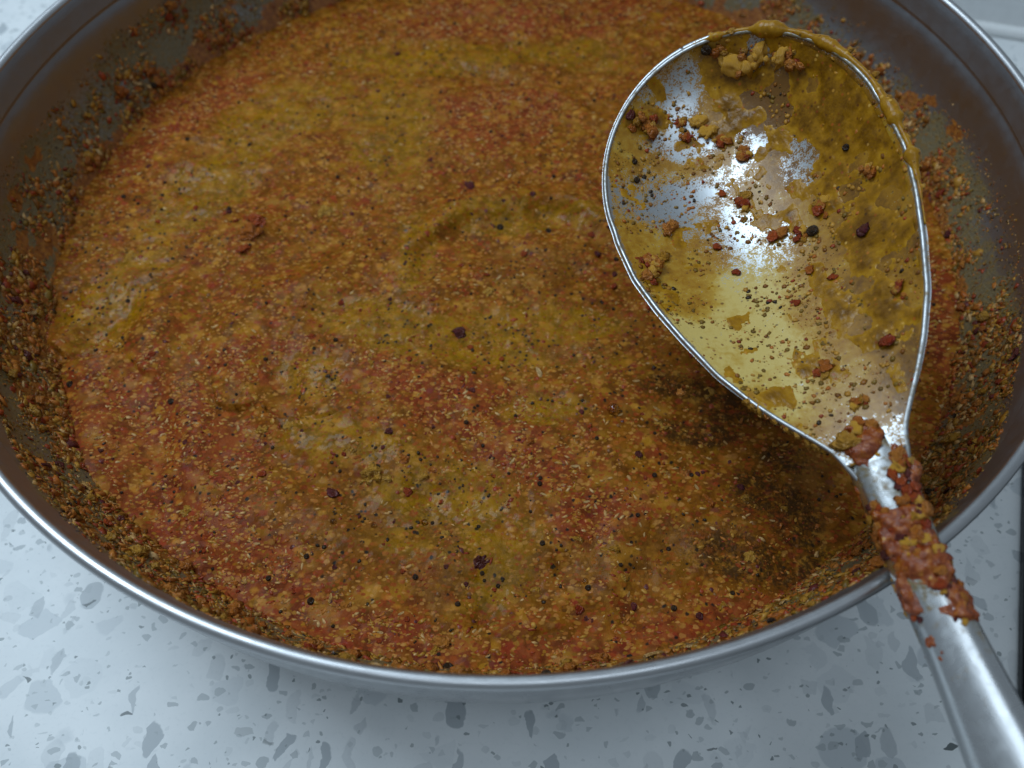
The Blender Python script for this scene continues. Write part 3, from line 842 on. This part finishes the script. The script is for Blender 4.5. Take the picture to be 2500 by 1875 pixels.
fe = np.stack([rg, r2, r2 + nv, rg + nv], -1)
build('bowl', allv, np.vstack([fi, fo, fe]), M['bowl'], spoon, attrs={'film': np.r_[film.ravel(), np.full(nv, .3)], 'thick': np.r_[thick.ravel(), np.full(nv, .4)]})
# thicker sauce lying in the bowl, with its own edges and drag marks
HS, HV = 330, 260
s2 = np.linspace(.010, SL * .985, HS); v2_ = np.linspace(-.955, .955, HV)
S2, V2 = np.meshgrid(s2, v2_, indexing='ij')
def near(px, py, rs, rw):
    s0, v0 = spoon_sw(px, py); w0 = v0 * halfw2(s0)
    return sstep(1.25, .3, np.hypot((S2 - s0) / rs, (V2 * halfw2(S2) - w0) / rw))
W2 = V2 * halfw2(S2)
drag = fbm(np.stack([S2 * 45, W2 * 190, 0 * S2], -1), 4); lumpy = fbm(np.stack([S2, W2, 0 * S2], -1) * 210 + 60, 4)
amt = .12 * np.ones_like(S2)
for a in [(1885, 520, .040, .009), (1900, 740, .030, .008), (1830, 880, .018, .010), (1780, 200, .016, .018), (1640, 125, .008, .020), (1840, 330, .020, .012), (1400, 585, .010, .007), (1430, 650, .012, .004), (1390, 265, .005, .008), (1540, 290, .004, .014), (1760, 850, .016, .012), (1690, 900, .010, .006), (1850, 960, .010, .008)]:
    amt = np.maximum(amt, near(*a))
amt = amt * sstep(.012, .026, S2)
th2 = amt * .55 + (drag - .5) * .9 + (lumpy - .5) * 1.5 - .42
th2 = np.where(th2 > 0, np.minimum(.00003 + .0009 * th2, .0006), -1)
pp = bowl_pt(S2, V2); dn = np.cross(np.gradient(pp, axis=1), np.gradient(pp, axis=0)); dn /= np.linalg.norm(dn, axis=2)[..., None]; dn *= np.sign((dn @ UP).mean())
on = th2 > 0
gq = grid_faces(HS, HV); cntq = on.ravel()[gq].sum(1); gq = gq[cntq >= 2]
pv = (pp + dn * np.where(on, th2, -.0001)[..., None]).reshape(-1, 3)
us = np.unique(gq); rm = -np.ones(HS * HV, int); rm[us] = np.arange(len(us))
build('sauce_smear', pv[us], rm[gq][:, ::-1], M['smear'], spoon, attrs={'thick': np.clip(th2.ravel()[us] / .0004, 0, 1)})
# rolled edge of the bowl, from the neck round the tip and back
eL = np.c_[sg, -halfw2(sg)]; eR = np.c_[sg, halfw2(sg)][::-1]
edge = np.vstack([eL, eR[1:]]); ed_len = np.r_[0, np.cumsum(np.hypot(*np.diff(edge, axis=0).T))]
tq = np.linspace(0, ed_len[-1], 420); es = np.interp(tq, ed_len, edge[:, 0]); ew = np.interp(tq, ed_len, edge[:, 1])
epath = P0 + es[:, None] * AX + ew[:, None] * SD - .0005 * UP
lead = [(-.011, .0020, -.0040), (-.008, .0030, -.0032), (-.004, .0042, -.0020), (-.0015, .0050, -.0011)]
epath = np.vstack([[to_world(a * k_, -b * k_, c) for a, b, c in lead], epath, [to_world(a * k_, b * k_, c) for a, b, c in lead[::-1]]])
v, f = tube(epath, .00054, 10, UP)
efl = np.interp(np.linspace(0, 1, len(epath)), [0, .05, .2, .35, .5, .6, .75, .9, 1], [.3, .25, .35, .45, .35, .7, .5, .3, .4])
build('edge', v, f, M['edge'], spoon, attrs={'film': np.repeat(efl, 10), 'smear': np.zeros(len(efl) * 10)})
# neck and handle: one loft of rounded sections
hs = np.array([.020, .015, .010, .006, .002, -.004, -.012, -.022, -.034, -.050, -.070, -.100, -.135, -.150, -.153]) * k_
hwid = np.array([.0008, .0022, .0038, .0048, .0055, .0054, .0050, .0050, .0051, .0062, .0074, .0090, .0085, .0060, .0015]) * k_
hth = np.array([.0006, .0012, .0022, .0030, .0038, .0042, .0044, .0046, .0048, .0052, .0056, .0056, .0050, .0035, .001]) * k_
hcw = np.array([0, 0, 0, 0, 0, -.0004, -.0009, -.0016, -.0015, -.0016, -.0018, -.002, -.005, -.0055, -.0056]) * k_
hch = -depth(hs) - hth + np.interp(hs, [-.004, .004, .010, .016, .021], [.0004, .0005, -.0001, -.0008, -.0012])
fine = np.linspace(0, len(hs) - 1, 120); ii = np.arange(len(hs))
def sm(a):
    b = np.interp(fine, ii, a); kx = np.hanning(13); kx /= kx.sum()
    return np.convolve(np.r_[np.full(6, b[0]), b, np.full(6, b[-1])], kx, 'valid')
S_, Wd, Tk, Cw, Ch = sm(hs), sm(hwid), sm(hth), sm(hcw), sm(hch)
HA = np.arange(40) / 40 * 2 * math.pi
ex = .8
cx, sx = np.sign(np.cos(HA)) * np.abs(np.cos(HA)) ** ex, np.sign(np.sin(HA)) * np.abs(np.sin(HA)) ** ex
hv = P0 + S_[:, None, None] * AX + (Cw[:, None] + Wd[:, None] * cx)[..., None] * SD + (Ch[:, None] + Tk[:, None] * sx)[..., None] * UP
hf = [tuple(q) for q in grid_faces(120, 40, True)] + [tuple(range(40)), tuple(119 * 40 + k for k in range(39, -1, -1))]
hfl = .62 * sstep(-.040, -.026, S_ / k_)[:, None] * np.ones((1, 40)) + (fbm(hv * 160, 3) - .5) * .9 - .1
build('handle', hv.reshape(-1, 3), hf, M['handle'], spoon, attrs={'film': np.clip(hfl.ravel(), 0, .8), 'smear': np.zeros(hfl.size)})

# sauce on the spoon's right-hand edge
i0 = np.argmin(np.abs(es - SL * .99) + 100 * (ew < 0)); lo_s = spoon_sw(1985, 470)[0]
sel = (ew > .002) & (es > .040 * k_)
path = P0 + es[sel][:, None] * AX + (ew[sel] + .0008)[:, None] * SD - .0004 * UP
nn = fbm(np.c_[es[sel] * 160, ew[sel] * 160, 0 * ew[sel]], 3)
taper = sstep(.040 * k_, .062 * k_, es[sel]) * sstep(.002, .010, ew[sel])
v, f = tube(path, np.maximum(.0002, (.0007 + .0018 * sstep(.35, .7, nn) * fbm(np.c_[es[sel] * 420, ew[sel] * 420, 0 * ew[sel]], 2)) * taper), 12, UP)
build('sauce_drip', v, f, M['smear'], spoon, attrs={'thick': np.full(len(v), .35)})
for q in range(60):
    i_ = int(rng.integers(4, sel.sum() - 12)); r_ = .0003 + .0007 * rng.random() ** 2 ; kk = ['yellow', 'sauce', 'orange', 'yellow'][q % 4]
    piece('sauce_lump' if kk == 'sauce' else KIND_NAME[kk][1], 'lump', kk, path[i_] + rng.normal(0, .0005, 3) + SD * .0003, UP, r_, spoon)
# sauce lumps near the tip and along the bowl's left side
def bowl_place(px, py):
    s, vv = spoon_sw(px, py); s = np.array([s]); vv = np.array([vv])
    p = bowl_pt(s, vv)[0]
    a = bowl_pt(s + .0008, vv)[0] - p; b = bowl_pt(s, vv + .02)[0] - p
    n_ = np.cross(b, a); n_ /= np.linalg.norm(n_); n_ *= np.sign(n_ @ UP)
    return p, n_
SPOON_BITS = [(1590, 140, 'sauce', .0036, .5), (1640, 118, 'sauce', .0028, .4), (1690, 125, 'sauce', .0024, .4), (1725, 125, 'orange', .0030, .4), (1610, 112, 'red', .0022, .5), (1560, 110, 'orange', .0028, .3),
              (1370, 265, 'orange', .0026, .3), (1400, 268, 'orange', .0030, .4), (1360, 250, 'purple', .0016, .6), (1470, 268, 'orange', .0020, .4), (1480, 290, 'orange', .0022, .4), (1530, 285, 'sauce', .0022, .4), (1565, 300, 'orange', .0024, .3), (1510, 262, 'sauce', .0020, .4),
              (1610, 330, 'orange', .0022, .4), (1885, 370, 'orange', .0022, .5), (1830, 320, 'seed', .0009, .6), (1757, 501, 'seed', .0014, .5), (1525, 106, 'seed', .0014, .5), (1730, 508, 'red', .0022, .4), (1670, 512, 'red', .0018, .4), (1690, 505, 'orange', .0015, .4),
              (1610, 435, 'red', .0026, .3), (1410, 575, 'orange', .0040, .25), (1385, 560, 'red', .0022, .3), (1400, 600, 'orange', .003, .3), (1435, 555, 'yellow', .0016, .3), (1780, 450, 'orange', .0024, .4), (1750, 585, 'orange', .0012, .4), (1870, 498, 'purple', .0018, .5),
              (1920, 740, 'red', .0018, .5), (1850, 870, 'orange', .0020, .4), (1720, 655, 'red', .0012, .4), (1700, 130, 'red', .0020, .6), (1450, 490, 'orange', .0016, .3), (1440, 500, 'brown', .0018, .3), (1370, 350, 'seed', .0008, .5), (1375, 390, 'seed', .0009, .5),
              (1780, 800, 'orange', .0022, .3), (1800, 600, 'red', .0012, .4), (1860, 930, 'orange', .0026, .4), (1830, 960, 'yellow', .0024, .4), (1550, 535, 'red', .0012, .4), (1470, 850, 'orange', .001, .3), (1590, 590, 'red', .0012, .4), (1560, 420, 'red', .0012, .4), (1950, 620, 'orange', .002, .4)]
for px, py, k, s, lift in SPOON_BITS:
    p, n_ = bowl_place(px, py)
    if k == 'sauce':
        piece('sauce_lump', 'lump', 'sauce', p + n_ * s * lift * .5, n_, (s, s * .8, s * .6), spoon)
        for _ in range(7):
            r_ = s * rng.uniform(.22, .5); off = rng.normal(0, s * .5, 2)
            piece('sauce_lump', 'lump', ['sauce', 'orange', 'sauce'][int(rng.integers(0, 3))], p + n_ * (s * lift * .6) + AX * off[0] + SD * off[1], n_, r_, spoon)
    elif s > .0019 and k in ('orange', 'brown', 'red'):
        for _ in range(6):
            r_ = s * rng.uniform(.3, .62); off = rng.normal(0, s * .42, 2); kk = [k, 'orange', 'yellow', 'red', 'sauce', 'orange'][_].replace('brown', 'orange')
            nm = 'sauce_lump' if kk == 'sauce' else KIND_NAME[kk][1]
            piece(nm, 'lump', kk, p + n_ * r_ * .3 + AX * off[0] + SD * off[1], n_, (r_, r_, r_ * .8), spoon)
    else:
        kind, nm = KIND_NAME[k]; piece(nm, kind, 'orange' if k == 'brown' else k, p + n_ * s * lift * .8, n_, (s, s, s * .8), spoon)
# many small droplets and grains over the bowl
n = 7000
ss = SL * rng.random(n) ** .8; vv = rng.uniform(-.97, .97, n)
k = (rng.random(n) < halfw2(ss) / .033) & (fbm(np.c_[ss, vv * .03, 0 * ss] * 130 + 8, 3) > .42) & (ss > .006)
ss, vv = ss[k], vv[k]
p = bowl_pt(ss, vv); a = bowl_pt(ss + .0008, vv) - p; b = bowl_pt(ss, vv + .02) - p
n_ = np.cross(b, a); n_ /= np.linalg.norm(n_, axis=1)[:, None]; n_ *= np.sign(n_ @ UP)[:, None]
L = .00015 + .0006 * rng.random(len(p)) ** 3.6
sz = np.stack([L, L * rng.uniform(.6, 1, len(p)), L * .45], -1)
v, f, c = chunk_mesh(p + n_ * sz[:, 2:3] * .2, n_, sz, colors(len(p), {'brown': 2.4, 'olive': 3.5, 'orange': 1.3, 'yellow': 2.4, 'red': .6, 'seed': .6})[0])
o = build('spice_grains', v, f, M['vcrumb'], spoon, cols=c); o['kind'] = 'stuff'
# clinging food at the neck and along the handle
def handle_pt(s, a):
    i = len(S_) - 1 - np.searchsorted(S_[::-1], s); i = np.clip(i, 0, 119)
    c, sn = math.cos(a), math.sin(a)
    w, h = Cw[i] + Wd[i] * np.sign(c) * abs(c) ** ex, Ch[i] + Tk[i] * np.sign(sn) * abs(sn) ** ex
    nrm = (c / Wd[i]) * SD + (sn / Tk[i]) * UP
    return to_world(s, w, h), nrm / np.linalg.norm(nrm)
def handle_clump(s0, a0, spread_s, spread_a, n, sizes, mats):
    for _ in range(n):
        s = s0 + rng.normal(0, spread_s); a = a0 + rng.normal(0, spread_a)
        p, nn = handle_pt(s * k_, a); k = mats[int(rng.integers(0, len(mats)))]; r = rng.uniform(*sizes)
        if k == 'sauce': piece('sauce_lump', 'lump', 'sauce', p + nn * r * .1, nn, (r, r, r * .6), spoon)
        else:
            kind, nm = KIND_NAME[k]; piece(nm, kind, k, p + nn * r * .25, nn, (r, r, r * .75), spoon)
rng = np.random.default_rng(21)
MS, MA = 200, 90
ms = np.linspace(.008, -.036, MS) * k_; ma = np.linspace(-.5, math.pi + .6, MA)
mp_, mn_ = np.zeros((MS, MA, 3)), np.zeros((MS, MA, 3))
for i_, s_ in enumerate(ms):
    for j_, a_ in enumerate(ma):
        mp_[i_, j_], mn_[i_, j_] = handle_pt(s_, a_)
w_ = np.stack([ms[:, None] * np.ones(MA), .006 * ma[None] * np.ones((MS, 1)), np.zeros((MS, MA))], -1)
f1 = fbm(w_ * 170 + 3, 4); f2 = fbm(w_ * 520 + 8, 3)
sv, av = ms[:, None] / k_, ma[None]
cov = np.zeros((MS, MA))
for s0, a0, rs, ra in [(.004, 1.9, .004, .8), (-.003, .8, .006, .7), (-.0135, 1.6, .006, 1.3), (-.0205, 1.1, .0045, .9), (-.0245, 2.6, .004, .7), (-.028, .5, .004, .7)]:
    cov = np.maximum(cov, sstep(1.25, .4, np.hypot((sv - s0) / rs, (av - a0) / ra)))
tm = cov * .72 + (f1 - .5) * 1.9 - .40
hh = np.where(tm > 0, .00012 + .0019 * np.clip(tm, 0, .45) + .0022 * (f2 - .5) * sstep(0, .15, tm), -.0002)
gq = grid_faces(MS, MA); gq = gq[(tm > 0).ravel()[gq].sum(1) >= 2]
us = np.unique(gq); rm = -np.ones(MS * MA, int); rm[us] = np.arange(len(us))
build('food_smear', (mp_ + mn_ * hh[..., None]).reshape(-1, 3)[us], rm[gq], M['mush'], spoon)
MX = ['orange', 'orange', 'sauce', 'red', 'yellow', 'orange', 'sauce']
MX += ['red', 'brown_', 'orange']
MX = [m_.replace('brown_', 'purple') for m_ in MX]
handle_clump(.004, 1.9, .0022, .5, 12, (.0005, .0011), MX)
handle_clump(-.003, .75, .0028, .4, 34, (.0006, .0015), MX + ['purple', 'red'])
handle_clump(-.0135, 1.5, .0030, .5, 62, (.0005, .0016), MX + ['red', 'red'])
handle_clump(-.0135, 2.7, .0022, .35, 14, (.0005, .0011), MX)
handle_clump(-.0205, 1.1, .0022, .4, 34, (.0005, .0016), MX + ['red'])
handle_clump(-.0245, 2.5, .0024, .4, 16, (.0004, .0010), MX)
handle_clump(-.0275, .6, .002, .5, 20, (.0004, .0010), MX)
# food caught under the bowl's left edge by the neck
for _ in range(46):
    s = rng.uniform(.004, .022) * k_; r = rng.uniform(.0005, .0014)
    k = ['yellow', 'orange', 'sauce', 'yellow'][int(rng.integers(0, 4))]
    p = to_world(s, -halfw2(s) - rng.uniform(-.0006, .0008), -.0010 - rng.random() * .0012)
    if k == 'sauce': piece('sauce_lump', 'lump', 'sauce', p, -SD, r, spoon)
    else: piece(KIND_NAME[k][1], KIND_NAME[k][0], k, p, -SD, r, spoon)

# pieces that belong to a part rather than to the whole thing
def under(parent_name, names, root):
    par = next(o for o in root.children if o.name.split('.')[0] == parent_name)
    for o in list(root.children):
        if o.name.split('.')[0] in names:
            o.parent = par
under('bowl', ('edge', 'sauce_smear', 'sauce_drip', 'spice_grains'), spoon)
under('handle', ('food_smear',), spoon)
under('body', ('food_residue',), pan)
